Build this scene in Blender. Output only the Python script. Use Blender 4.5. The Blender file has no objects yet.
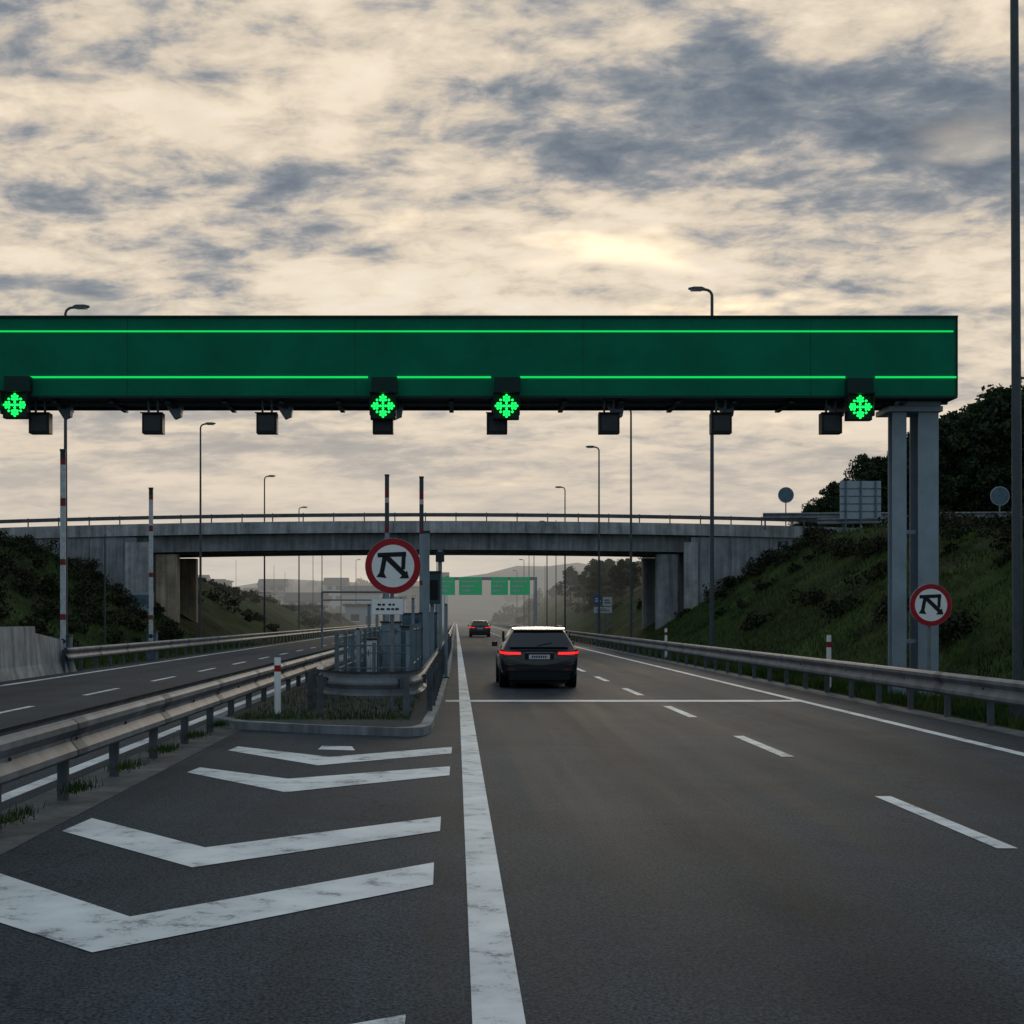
import bpy, math, random
import numpy as np
from mathutils import Vector, noise
R=random.Random(7); NR=np.random.default_rng(7)
F=1400.0; H=1.75; VX=456.0; VY=618.0
def gp(px,py):
    D=F*H/(py-VY); return ((px-VX)/F*D, D)
# ---------------------------------------------------------------- materials
def mat(name,col=(.5,.5,.5),rough=.6,metal=0,emis=None,es=1,spec=.5,var=0,vscale=8,bump=0,bscale=60,coat=0):
    m=bpy.data.materials.new(name); m.use_nodes=True
    nt=m.node_tree; b=nt.nodes['Principled BSDF']
    b.inputs['Base Color'].default_value=(*col,1); b.inputs['Roughness'].default_value=rough
    b.inputs['Metallic'].default_value=metal; b.inputs['Specular IOR Level'].default_value=spec
    b.inputs['Coat Weight'].default_value=coat
    if emis: b.inputs['Emission Color'].default_value=(*emis,1); b.inputs['Emission Strength'].default_value=es
    tc=nt.nodes.new('ShaderNodeTexCoord')
    if var:
        n=nt.nodes.new('ShaderNodeTexNoise'); n.inputs['Scale'].default_value=vscale; n.inputs['Detail'].default_value=5; n.inputs['Roughness'].default_value=.65
        nt.links.new(tc.outputs['Object'],n.inputs['Vector'])
        mr=nt.nodes.new('ShaderNodeMapRange'); mr.inputs[1].default_value=.3; mr.inputs[2].default_value=.7
        mr.inputs[3].default_value=1-var; mr.inputs[4].default_value=1+var
        nt.links.new(n.outputs['Fac'],mr.inputs[0])
        mx=nt.nodes.new('ShaderNodeVectorMath'); mx.operation='SCALE'; mx.inputs[0].default_value=col
        nt.links.new(mr.outputs[0],mx.inputs['Scale']); nt.links.new(mx.outputs[0],b.inputs['Base Color'])
    if bump:
        n2=nt.nodes.new('ShaderNodeTexNoise'); n2.inputs['Scale'].default_value=bscale; n2.inputs['Detail'].default_value=3
        nt.links.new(tc.outputs['Object'],n2.inputs['Vector'])
        bp=nt.nodes.new('ShaderNodeBump'); bp.inputs['Strength'].default_value=bump; bp.inputs['Distance'].default_value=.02
        nt.links.new(n2.outputs['Fac'],bp.inputs['Height']); nt.links.new(bp.outputs[0],b.inputs['Normal'])
    return m
class N:
    """tiny node helper"""
    def __init__(s,nt): s.nt=nt
    def set(s,sock,v):
        if isinstance(v,bpy.types.NodeSocket): s.nt.links.new(v,sock)
        elif v is not None: sock.default_value=v
    def math(s,op,a,b=None,c=None,clamp=False):
        n=s.nt.nodes.new('ShaderNodeMath'); n.operation=op; n.use_clamp=clamp
        s.set(n.inputs[0],a)
        if b is not None: s.set(n.inputs[1],b)
        if c is not None: s.set(n.inputs[2],c)
        return n.outputs[0]
    def noise(s,vec,scale,detail=6,rough=.55,dist=0):
        n=s.nt.nodes.new('ShaderNodeTexNoise'); s.nt.links.new(vec,n.inputs['Vector'])
        n.inputs['Scale'].default_value=scale; n.inputs['Detail'].default_value=detail
        n.inputs['Roughness'].default_value=rough; n.inputs['Distortion'].default_value=dist
        return n.outputs['Fac']
    def comb(s,x,y,z):
        n=s.nt.nodes.new('ShaderNodeCombineXYZ'); s.set(n.inputs[0],x); s.set(n.inputs[1],y); s.set(n.inputs[2],z); return n.outputs[0]
    def ramp(s,fac,stops,interp='LINEAR'):
        n=s.nt.nodes.new('ShaderNodeValToRGB'); s.nt.links.new(fac,n.inputs[0]); e=n.color_ramp.elements; n.color_ramp.interpolation=interp
        while len(e)<len(stops): e.new(.5)
        for i,(p,c) in enumerate(stops):
            e[i].position=p; e[i].color=(*c,1) if len(c)==3 else c
        return n.outputs[0]
    def mix(s,fac,a,b,mode='MIX'):
        n=s.nt.nodes.new('ShaderNodeMix'); n.data_type='RGBA'; n.blend_type=mode
        s.set(n.inputs[0],fac)
        s.set(n.inputs[6],(*a,1) if isinstance(a,tuple) else a); s.set(n.inputs[7],(*b,1) if isinstance(b,tuple) else b)
        return n.outputs[2]
    def mr(s,v,a,b,c,d,smooth=False):
        n=s.nt.nodes.new('ShaderNodeMapRange'); s.set(n.inputs[0],v)
        if smooth: n.interpolation_type='SMOOTHSTEP'
        for i,x in enumerate((a,b,c,d)): n.inputs[i+1].default_value=x
        return n.outputs[0]
    def sep(s,v):
        n=s.nt.nodes.new('ShaderNodeSeparateXYZ'); s.nt.links.new(v,n.inputs[0]); return n.outputs
def objcoord(nt): return nt.nodes.new('ShaderNodeTexCoord').outputs['Object']

def asphalt_mat():
    m=bpy.data.materials.new('asphalt'); m.use_nodes=True; nt=m.node_tree; k=N(nt); b=nt.nodes['Principled BSDF']
    oc=objcoord(nt); x,y,z=k.sep(oc)
    st=k.comb(k.math('MULTIPLY',x,1.8),k.math('MULTIPLY',y,.05),0.0)
    streak=k.noise(st,1.0,4,.6)
    patch=k.noise(oc,.45,4,.65,.3)
    grain=k.noise(oc,48,3,.9)
    def band(c,w):
        d=k.math('ABSOLUTE',k.math('SUBTRACT',x,c)); return k.mr(d,0,w,1,0,True)
    tr=k.math('ADD',k.math('ADD',band(2.1,.75),band(5.6,.7)),k.math('ADD',band(-6.4,.7),band(-10.1,.7)))
    tr=k.math('MULTIPLY',tr,.30)
    v=k.mr(streak,.3,.7,.72,1.28)
    v=k.math('MULTIPLY',v,k.mr(patch,.3,.7,.75,1.25))
    v=k.math('MULTIPLY',v,k.mr(grain,.36,.64,.1,2.1))
    v=k.math('MULTIPLY',v,k.math('SUBTRACT',1.08,tr))
    vo=nt.nodes.new('ShaderNodeTexVoronoi'); vo.feature='DISTANCE_TO_EDGE'; vo.inputs['Scale'].default_value=.14
    wv=nt.nodes.new('ShaderNodeVectorMath'); wv.operation='ADD'
    nz=nt.nodes.new('ShaderNodeTexNoise'); nz.inputs['Scale'].default_value=.9; nz.inputs['Detail'].default_value=5; nt.links.new(oc,nz.inputs['Vector'])
    sc=nt.nodes.new('ShaderNodeVectorMath'); sc.operation='SCALE'; sc.inputs['Scale'].default_value=2.2; nt.links.new(nz.outputs['Color'],sc.inputs[0])
    nt.links.new(oc,wv.inputs[0]); nt.links.new(sc.outputs[0],wv.inputs[1]); nt.links.new(wv.outputs[0],vo.inputs['Vector'])
    v=k.math('MULTIPLY',v,k.mr(vo.outputs['Distance'],0,.004,.5,1))
    n=nt.nodes.new('ShaderNodeVectorMath'); n.operation='SCALE'; n.inputs[0].default_value=(.031,.040,.051); nt.links.new(v,n.inputs['Scale'])
    nt.links.new(n.outputs[0],b.inputs['Base Color'])
    nt.links.new(k.mr(streak,.3,.7,.68,.78),b.inputs['Roughness'])
    b.inputs['Specular IOR Level'].default_value=.06
    bp=nt.nodes.new('ShaderNodeBump'); bp.inputs['Strength'].default_value=.4; bp.inputs['Distance'].default_value=.01
    nt.links.new(grain,bp.inputs['Height']); nt.links.new(bp.outputs[0],b.inputs['Normal'])
    return m
def paint_mat():
    m=bpy.data.materials.new('road_paint'); m.use_nodes=True; nt=m.node_tree; k=N(nt); b=nt.nodes['Principled BSDF']
    oc=objcoord(nt)
    a=k.noise(oc,3.2,9,.78,.3); g=k.noise(oc,60,3,.8); d=k.noise(oc,.8,3)
    w=k.math('ADD',k.math('ADD',a,k.math('MULTIPLY',g,.35)),k.math('MULTIPLY',d,.25))
    f=k.mr(w,.63,.75,1,0)
    c=k.ramp(k.math('ADD',k.math('MULTIPLY',d,.6),k.math('MULTIPLY',a,.4)),[(.38,(.52,.55,.58)),(.62,(.80,.82,.84))])
    col=k.mix(k.math('MULTIPLY',f,.85),c,(.06,.065,.075))
    nt.links.new(col,b.inputs['Base Color']); b.inputs['Roughness'].default_value=.65; b.inputs['Specular IOR Level'].default_value=.15
    return m
def concrete_mat(name,base=(.25,.27,.29),streaks=True):
    m=bpy.data.materials.new(name); m.use_nodes=True; nt=m.node_tree; k=N(nt); b=nt.nodes['Principled BSDF']
    oc=objcoord(nt); x,y,z=k.sep(oc)
    n1=k.noise(oc,.7,5,.7); st=k.noise(k.comb(k.math('MULTIPLY',x,2.5),k.math('MULTIPLY',y,2.5),k.math('MULTIPLY',z,.15)),1.2,5,.65)
    v=k.math('MULTIPLY',k.mr(n1,.3,.7,.62,1.3),k.mr(st,.35,.65,.6,1.2))
    n=nt.nodes.new('ShaderNodeVectorMath'); n.operation='SCALE'; n.inputs[0].default_value=base; nt.links.new(v,n.inputs['Scale'])
    nt.links.new(n.outputs[0],b.inputs['Base Color']); b.inputs['Roughness'].default_value=.85; b.inputs['Specular IOR Level'].default_value=.2
    return m
def ground_mat():
    m=bpy.data.materials.new('ground_soil_grass'); m.use_nodes=True; nt=m.node_tree; k=N(nt); b=nt.nodes['Principled BSDF']
    oc=objcoord(nt)
    a=k.noise(oc,.25,5,.65,.5); c=k.noise(oc,4,5,.75)
    w=k.math('ADD',k.math('MULTIPLY',a,.6),k.math('MULTIPLY',c,.4))
    col=k.ramp(w,[(.40,(.015,.016,.011)),(.48,(.024,.033,.014)),(.56,(.034,.056,.019)),(.66,(.055,.074,.027))])
    nt.links.new(col,b.inputs['Base Color']); b.inputs['Roughness'].default_value=1; b.inputs['Specular IOR Level'].default_value=.02
    return m
def leaf_mat(name,c1,c2,c3,sc=.9):
    m=bpy.data.materials.new(name); m.use_nodes=True; nt=m.node_tree; k=N(nt); b=nt.nodes['Principled BSDF']
    geo=nt.nodes.new('ShaderNodeNewGeometry')
    n=k.noise(geo.outputs['Position'],sc,3,.7)
    r=k.math('ADD',k.math('MULTIPLY',n,.75),k.math('MULTIPLY',geo.outputs['Random Per Island'],.25))
    nt.links.new(k.ramp(r,[(.35,c1),(.5,c2),(.68,c3)]),b.inputs['Base Color'])
    b.inputs['Roughness'].default_value=.9; b.inputs['Specular IOR Level'].default_value=.04
    return m
M={}
M['asphalt']=asphalt_mat(); M['paint']=paint_mat(); M['ground']=ground_mat()
M['conc']=concrete_mat('concrete_weathered',(.24,.26,.28)); M['conc_l']=concrete_mat('concrete_light',(.33,.345,.36)); M['conc_tan']=concrete_mat('concrete_tan',(.38,.31,.24))
M['conc_d']=concrete_mat('concrete_dark',(.11,.12,.13))
M['galv']=mat('galvanised_steel',(.16,.175,.195),.6,.15,var=.38,vscale=2.2,spec=.25)
M['galvp']=mat('galvanised_post',(.09,.10,.115),.65,.15,var=.4,vscale=3,spec=.2)
M['steel']=mat('painted_steel',(.22,.28,.335),.5,.1,var=.15,vscale=2,spec=.3)
M['pole']=mat('pole_steel',(.055,.07,.085),.55,.2,var=.2,spec=.3)
M['green']=mat('gantry_green_paint',(.0015,.15,.085),.55,0,var=.20,vscale=.7,spec=.08)
M['greend']=mat('gantry_dark_green',(.004,.026,.024),.55,0,var=.2,spec=.2)
M['neon']=mat('led_green_strip',(.0,.3,.1),.5,0,emis=(.0,.74,.11),es=.9)
M['led']=mat('led_green_dot',(.0,.3,.1),.5,0,emis=(.005,1.0,.11),es=1.9)
M['black']=mat('black_plastic',(.012,.014,.016),.55,var=.2,spec=.2)
M['lens']=mat('signal_screen',(.003,.035,.015),.4,spec=.2)
M['dgrey']=mat('dark_grey_metal',(.028,.036,.042),.55,.1,var=.2,spec=.25)
M['red']=mat('red_reflective',(.33,.010,.018),.45,var=.15,spec=.25)
M['redd']=mat('red_faded',(.20,.035,.035),.6,var=.35,spec=.2)
M['white']=mat('white_sheet',(.78,.80,.82),.5,var=.06,spec=.25)
M['polew']=mat('white_faded',(.46,.49,.52),.6,var=.25,spec=.2)
M['signback']=mat('sign_back_aluminium',(.27,.32,.37),.5,.2,var=.2,spec=.3)
M['bluec']=mat('blue_grey_cabinet',(.075,.125,.165),.5,.1,var=.3,vscale=3,spec=.3)
M['tealc']=mat('teal_panel',(.010,.055,.075),.45,var=.2)
M['mesh']=mat('fence_steel',(.11,.15,.18),.5,.2,var=.2,spec=.3)
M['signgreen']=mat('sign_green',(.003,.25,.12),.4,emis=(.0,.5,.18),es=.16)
M['signblue']=mat('sign_blue',(.02,.09,.28),.4)
M['bark']=mat('bark',(.05,.038,.028),.9,var=.4,vscale=6)
M['leaf']=leaf_mat('pine_foliage',(.014,.026,.015),(.030,.050,.026),(.062,.082,.038))
M['leafb']=leaf_mat('shrub_foliage',(.013,.017,.012),(.030,.037,.020),(.062,.055,.034),.6)
M['grass']=leaf_mat('grass_blades',(.022,.040,.014),(.045,.080,.022),(.092,.115,.038),.35)
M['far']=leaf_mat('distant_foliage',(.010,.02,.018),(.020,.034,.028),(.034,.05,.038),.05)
M['gravel']=mat('island_gravel',(.075,.078,.074),.95,var=.5,vscale=14,bump=.8,bscale=80,spec=.1)
# ---------------------------------------------------------------- mesh builder
class MB:
    def __init__(s): s.v=[];s.f=[];s.m=[];s.mats=[]
    def mi(s,k):
        if k not in s.mats: s.mats.append(k)
        return s.mats.index(k)
    def add(s,vs,fs,k):
        o=len(s.v); s.v+= [tuple(a) for a in vs]; i=s.mi(k)
        for f in fs: s.f.append(tuple(a+o for a in f)); s.m.append(i)
    def box(s,x0,x1,y0,y1,z0,z1,k,bev=0):
        if bev:
            b=min(bev,(x1-x0)*.45,(y1-y0)*.45)
            pl=[(x0+b,y0),(x1-b,y0),(x1,y0+b),(x1,y1-b),(x1-b,y1),(x0+b,y1),(x0,y1-b),(x0,y0+b)]
            s.prism(pl,z0,z1,k); return
        vs=[(x0,y0,z0),(x1,y0,z0),(x1,y1,z0),(x0,y1,z0),(x0,y0,z1),(x1,y0,z1),(x1,y1,z1),(x0,y1,z1)]
        s.add(vs,[(0,3,2,1),(4,5,6,7),(0,1,5,4),(1,2,6,5),(2,3,7,6),(3,0,4,7)],k)
    def prism(s,pl,z0,z1,k):
        n=len(pl); vs=[(x,y,z0) for x,y in pl]+[(x,y,z1) for x,y in pl]
        s.add(vs,[tuple(range(n-1,-1,-1)),tuple(range(n,2*n))]+[(i,(i+1)%n,n+(i+1)%n,n+i) for i in range(n)],k)
    def tube(s,p0,p1,r0,r1,k,n=12,cap=True):
        p0=Vector(p0);p1=Vector(p1);d=(p1-p0).normalized()
        a=d.orthogonal().normalized(); b=d.cross(a)
        vs=[]
        for p,r in((p0,r0),(p1,r1)):
            for i in range(n):
                t=2*math.pi*i/n; vs.append(p+a*math.cos(t)*r+b*math.sin(t)*r)
        fs=[(i,(i+1)%n,n+(i+1)%n,n+i) for i in range(n)]
        if cap: fs+=[tuple(range(n-1,-1,-1)),tuple(range(n,2*n))]
        s.add(vs,fs,k)
    def disc(s,c,r,y0,y1,k,n=36):
        s.tube((c[0],y0,c[1]),(c[0],y1,c[1]),r,r,k,n)
    def flat(s,pl,y,k):
        s.add([(x,y,z) for x,z in pl],[tuple(range(len(pl)))],k)
    def sheet(s,pl,z,k): s.add([(x,y,z) for x,y in pl],[tuple(range(len(pl)))],k)
    def obj(s,name,parent=None,smooth=False,loc=None):
        me=bpy.data.meshes.new(name); me.from_pydata(s.v,[],s.f); 
        for k in s.mats: me.materials.append(M[k])
        me.polygons.foreach_set('material_index',s.m)
        if smooth: me.polygons.foreach_set('use_smooth',[True]*len(s.f))
        me.update(); o=bpy.data.objects.new(name,me); bpy.context.collection.objects.link(o)
        if parent: o.parent=parent
        if loc: o.location=loc
        return o
def empty(name,loc=(0,0,0)):
    o=bpy.data.objects.new(name,None); o.location=loc; bpy.context.collection.objects.link(o); o.empty_display_size=.3; return o
# ---------------------------------------------------------------- terrain
def hgt(x,y):
    n=noise.noise(Vector((x*.12,y*.12,0)))*.9+noise.noise(Vector((x*.4,y*.4,3)))*.35
    if x>0:
        d=x-11.8; s=max(0,d)*.64; cap=min(7.35,1.75+.0595*max(y,10))
    else:
        d=-x-16.0; s=max(0,d)*.58; cap=min(7.1,1.3+.062*max(y,10))
        if y>104: cap=max(2.6,7.1-(y-104)*.055)
    if y>104 and x>0: cap+=min(3,(y-104)*.03)
    if y>300: cap*=max(.15,1-(y-300)/400)
    z=min(s,cap)
    if d<=0: return 0.0
    return z+n*min(1,d/4)*(.6 if not(90<y<104) else .1)
xs=sorted(set([-900,-500,-300,-200,-140,-100,-80,-65]+[-55+i*1.5 for i in range(26)]+[-16,-12.4]+[-8,-4,0,4,8.9]+[11.8+i*1.2 for i in range(36)]+[60,70,85,110,150,220,320,500,900]))
ys=[-60,-30,-10]+[i*2.0 for i in range(0,75)]+[150+i*8 for i in range(1,20)]+[330,380,450,550,700,900,1200,1600,2500]
g=MB(); nx=len(xs)
g.add([(x,y,hgt(x,y)) for y in ys for x in xs],[(j*nx+i,j*nx+i+1,(j+1)*nx+i+1,(j+1)*nx+i) for j in range(len(ys)-1) for i in range(nx-1)],'ground')
g.obj('ground',smooth=True)
hm=MB(); hx=[-900+i*15 for i in range(121)]; hy=[420+i*30 for i in range(25)]
def hh(x,y):
    e=math.exp(-((y-720)/170)**2)
    a=20+7*math.sin(x*.006+1)+6*noise.noise(Vector((x*.012,y*.01,1)))*2+3*noise.noise(Vector((x*.06,y*.05,2)))
    a*= .75+.55*min(1,abs(x+20)/260)
    return e*a-1.5
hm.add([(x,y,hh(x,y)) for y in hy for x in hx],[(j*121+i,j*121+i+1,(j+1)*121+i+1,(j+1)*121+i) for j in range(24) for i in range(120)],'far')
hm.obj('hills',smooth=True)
# ---------------------------------------------------------------- roads
def strip(mb,x0,x1,y0,y1,z,k,step=20):
    y=y0
    while y<y1:
        e=min(y+step,y1); mb.sheet([(x0,y),(x1,y),(x1,e),(x0,e)],z,k); y=e
r=MB(); strip(r,-3.9,8.75,-30,520,.004,'asphalt',550); r.obj('road')
r=MB(); strip(r,-12.45,-3.9,-30,520,.004,'asphalt',550); r.obj('road')
mk=MB(); Z=.009
strip(mk,.07,.30,-5,420,Z,'paint',500)
strip(mk,7.16,7.34,-5,420,Z,'paint',500)
strip(mk,-4.48,-4.30,-5,420,Z,'paint',500)
strip(mk,-11.8,-11.6,-5,420,Z,'paint',500)
D1=F*H/(797-VY); per=7.0; ln=3.1
for i in range(-2,45):
    y=D1-ln+i*per; mk.sheet([(4.09,y),(4.25,y),(4.25,y+ln),(4.09,y+ln)],Z,'paint')
for i in range(-2,45):
    y=31.6+i*per; mk.sheet([(-8.45,y),(-8.31,y),(-8.31,y+ln),(-8.45,y+ln)],Z,'paint')
mk.sheet([(.30,29.1),(7.16,29.1),(7.16,29.75),(.30,29.75)],Z,'paint')
mk.sheet([(-.22,29.1),(.07,29.1),(.07,29.75),(-.22,29.75)],Z,'paint')
ch=[[(238,747),(330,757.5),(452,747.5),(451.5,754),(318,766),(228,751)],
    [(200,768),(288,779.5),(450,767),(449.5,776),(285,793),(187,773)],
    [(92,819),(205,848.5),(441,817.5),(440,832),(192,868.5),(62,832)],
    [(-38,862),(130,918),(434,863.5),(433,886),(92,954),(-95,893)]]
for c in ch: mk.sheet([gp(*p) for p in reversed(c)],Z,'paint')
mk.sheet([(-3.3,6.35),(-1.95,5.05),(-.22,6.15),(-.22,5.5),(-1.95,4.2),(-3.3,5.5)][::-1],Z,'paint')
mk.sheet([gp(*p) for p in [(318,750),(355,751),(352,747),(322,746.5)]],Z,'paint')
mk.obj('road_markings')
gm=MB(); strip(gm,-4.10,-3.35,0,23,.008,'conc_d',30); strip(gm,8.3,8.72,-5,200,.008,'conc_d',250); gm.obj('concrete_gutter')
# ---------------------------------------------------------------- median island with kerb
isl=MB()
out=[(-3.98,22.9),(-3.5,22.0),(-2.2,21.2),(-.75,20.6),(-.50,20.75),(-.38,21.3),(-.30,26),(-.17,45),(-.12,300),(-3.98,300)]
def inset(p,d):
    cx=-2.1
    q=[]
    for x,y in p: q.append((x+d*(1 if x<cx else -1)*min(1,abs(x-cx)/.6), y+(d if y<24 else 0)))
    return q
ins=inset(out,.16)
n=len(out)
isl.add([(x,y,0) for x,y in out]+[(x,y,.13) for x,y in out]+[(x,y,.13) for x,y in ins],
        [(i,(i+1)%n,n+(i+1)%n,n+i) for i in range(n)]+[(n+i,n+(i+1)%n,2*n+(i+1)%n,2*n+i) for i in range(n)],'conc')
isl.add([(x,y,.125) for x,y in ins],[tuple(range(n))],'gravel')
isl.obj('traffic_island')
# ---------------------------------------------------------------- guardrails
def guardrail(path,side,name='guardrail',post=2.0,zb=0.0,start_post=0.0,wide=1.15,zf=None,poff=.12):
    mb=MB(); P=[Vector((x,y,0)) for x,y in path]
    prof=[(0,.80),(.035,.785),(.07,.76),(.07,.715),(.03,.675),(.0,.645),(.0,.615),(.03,.585),(.07,.545),(.07,.50),(.035,.475),(0,.46)]
    prof=[(a,.80-(.80-z)*wide) for a,z in prof]
    nn=[]
    for i in range(len(P)):
        d=(P[min(i+1,len(P)-1)]-P[max(i-1,0)]).normalized(); nn.append(Vector((d.y,-d.x,0))*side)
    m=len(prof)
    for off,rev in((0,False),(-.012,True)):
        vs=[]
        for p,nv in zip(P,nn):
            z0=zf(p.x,p.y) if zf else zb
            for a,z in prof: vs.append((p.x+nv.x*(a+off),p.y+nv.y*(a+off),z+z0))
        fs=[(i*m+j,i*m+j+1,(i+1)*m+j+1,(i+1)*m+j) for i in range(len(P)-1) for j in range(m-1)]
        if rev: fs=[tuple(reversed(f)) for f in fs]
        mb.add(vs,fs,'galv')
    acc=start_post; cnt=0
    for i in range(len(P)-1):
        seg=(P[i+1]-P[i]); L=seg.length; d=seg.normalized(); nv=(nn[i]+nn[i+1]).normalized()
        while acc<L:
            q=P[i]+d*acc; z0=zf(q.x,q.y) if zf else zb
            c=q-nv*poff; lean=R.uniform(-.01,.01)
            mb.box(c.x-.05,c.x+.05,c.y-.03,c.y-.022,z0-.3,z0+.74+lean,'galvp')
            mb.box(c.x-.05,c.x-.042,c.y-.022,c.y+.03,z0-.3,z0+.74+lean,'galvp')
            mb.box(c.x+.042,c.x+.05,c.y-.022,c.y+.03,z0-.3,z0+.74+lean,'galvp')
            b=q-nv*.035
            mb.box(b.x-.03,b.x+.03,b.y-.05,b.y+.05,z0+.54,z0+.70,'galvp')
            for zz_ in(.60,.66):
                e=q+nv*.012+Vector((0,0,z0+zz_)); mb.tube(e-nv*.02,e+nv*.006,.016,.016,'dgrey',6)
            if cnt%2==0:
                kk='galv' if R.random()<.5 else 'galvp'
                for j in range(m-1):
                    a0,zA=prof[j];a1,zB=prof[j+1]
                    o_=.006; s0=q-d*.17; s1=q+d*.17
                    mb.add([(s0.x+nv.x*(a0+o_),s0.y+nv.y*(a0+o_),z0+zA),(s0.x+nv.x*(a1+o_),s0.y+nv.y*(a1+o_),z0+zB),(s1.x+nv.x*(a1+o_),s1.y+nv.y*(a1+o_),z0+zB),(s1.x+nv.x*(a0+o_),s1.y+nv.y*(a0+o_),z0+zA)],[(0,1,2,3)],kk)
            acc+=post; cnt+=1
        acc-=L
    return mb.obj(name)
def line(x0,y0,x1,y1,n): return [(x0+(x1-x0)*i/n,y0+(y1-y0)*i/n) for i in range(n+1)]
guardrail(line(8.55,-4,8.55,330,80),-1,start_post=.7)
guardrail(line(-3.64,1.0,-3.64,62,12),1,start_post=.4)
guardrail(line(-3.88,1.0,-3.88,62,12),-1,start_post=50000)
guardrail(line(-12.35,44.5,-12.35,330,50),1)
U=line(-2.55,75,-2.50,26,10)+[(-2.46,24.8),(-2.36,23.9),(-2.12,23.2),(-1.75,22.75),(-1.35,22.6),(-.98,22.75),(-.72,23.2),(-.6,23.9),(-.56,24.9)]+line(-.55,26,-.40,75,10)
guardrail(U[::-1],1,start_post=1.0,post=1.6,zb=.08)
guardrail(line(-.42,76,-.42,330,40),1,zb=.1)
w=MB()
def cb(y0,y1,h0,h1):
    vs=[]
    for y,h in((y0,h0),(y1,h1)):
        vs+=[(-12.98,y,0),(-12.45,y,0),(-12.56,y,.35),(-12.62,y,h),(-12.86,y,h),(-12.90,y,.35)]
    w.add(vs,[(0,6,7,1)]+[(i,i+1,i+7,i+6) for i in range(1,5)]+[(5,0,6,11),(0,1,2,3,4,5),(11,10,9,8,7,6)],'conc_l')
y=6
while y<45:
    h0=1.5
    if y>40: h0=1.5-(y-40)*.1; h1=max(.85,h0-.35)
    cb(y,y+3.97,h0,h1 if y>40 else h0); y+=4
w.obj('concrete_barrier')
# ---------------------------------------------------------------- gantry
G=empty('toll_gantry'); GY=30.0
def zpx(py,D): return H+(VY-py)/F*D
def xpx(px,D): return (px-VX)/F*D
zt=zpx(318,GY); zb=zpx(396,GY); XR=xpx(956,GY); XL=-19.0
b=MB()
b.box(XL,XR,GY,GY+1.6,zb,zt,'green')
b.box(XL-.03,XR+.03,GY-.05,GY+1.65,zt,zt+.045,'greend')
b.box(XL-.02,XR+.02,GY-.04,GY+1.64,zb-.05,zb,'greend')
b.box(XR,XR+.03,GY-.03,GY+1.63,zb,zt,'greend')
x=XL+2.2
while x<XR:
    b.box(x-.004,x+.004,GY-.003,GY,zb,zt,'greend'); x+=4.88
b.obj('beam',G)
s=MB(); zl1=zpx(331.5,GY); zl2=zpx(377.3,GY)
s.box(XL,xpx(953,GY),GY-.025,GY-.003,zl1-.016,zl1+.016,'neon')
for a,c in((27,368),(397,491),(520,845),(875,957)): s.box(xpx(a,GY),xpx(c,GY),GY-.025,GY-.003,zl2-.020,zl2+.020,'neon')
s.box(XL,xpx(-3,GY),GY-.025,GY-.003,zl2-.020,zl2+.020,'neon')
s.obj('light_strips',G)
t=MB()
for yy in(GY+.5,GY+1.35): t.box(XL,XR,yy,yy+.10,zb-.10,zb-.05,'dgrey')
x=XL+.6; i=0
while x<XR:
    t.box(x-.05,x+.05,GY+.1,GY+1.5,zb-.14,zb-.10,'dgrey')
    if i%2==0:
        t.add([(x-.22,GY+.9,zb-.05),(x+.16,GY+.9,zb-.05),(x+.12,GY+.9,zb-.30),(x-.02,GY+.9,zb-.36),(x-.22,GY+1.1,zb-.05),(x+.16,GY+1.1,zb-.05),(x+.12,GY+1.1,zb-.30),(x-.02,GY+1.1,zb-.36)],[(0,1,2,3),(7,6,5,4),(0,3,7,4),(3,2,6,7),(2,1,5,6)],'steel')
    x+=1.22; i+=1
t.obj('underside_frame',G)
c=MB()
def hcol(x0,x1,y0,y1,z1):
    c.box(x0,x1,y0,y0+.04,.03,z1,'steel'); c.box(x0,x1,y1-.04,y1,.03,z1,'steel')
    xm=(x0+x1)/2; c.box(xm-.03,xm+.03,y0+.04,y1-.04,.03,z1,'steel')
    c.box(x0-.05,x1+.05,y0-.06,y1+.06,.03,.07,'steel')
def gcol(xc):
    hcol(xc-.50,xc-.20,GY+.55,GY+.90,zb-.26); hcol(xc+.06,xc+.50,GY+.55,GY+1.15,zb-.26)
    c.box(xc-.50,xc+.50,GY+.40,GY+1.45,zb-.145,zb-.053,'steel')
    c.box(xc-.62,xc+.56,GY+.45,GY+1.4,zb-.26,zb-.145,'steel')
    for zz_ in(1.2,3.6): c.box(xc-.195,xc+.055,GY+.70,GY+.78,zz_,zz_+.08,'steel')
    c.box(xc-.65,xc+.62,GY+.3,GY+1.6,-.05,.03,'conc')
gcol(xpx(915,GY+.6)); gcol(-16.6)
c.obj('columns',G)
hb=MB()
for px in(-74,40,153,267,383,497,609,721,831):
    x=xpx(px,GY+.1)
    z0=zpx(433,GY);z1=zpx(412.5,GY)
    hb.box(x-.22,x+.22,GY+.0,GY+.30,z0,z1,'black',.02)
    hb.box(x-.17,x+.17,GY-.008,GY+.0,z0+.05,z1-.06,'dgrey')
    for dx in(-.12,.08): hb.box(x+dx,x+dx+.04,GY+.1,GY+.16,z1,zb-.05,'dgrey')
    hb.box(x-.24,x+.24,GY-.07,GY-.0,z1-.02,z1,'black')
hb.obj('sensor_boxes',G)
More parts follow.
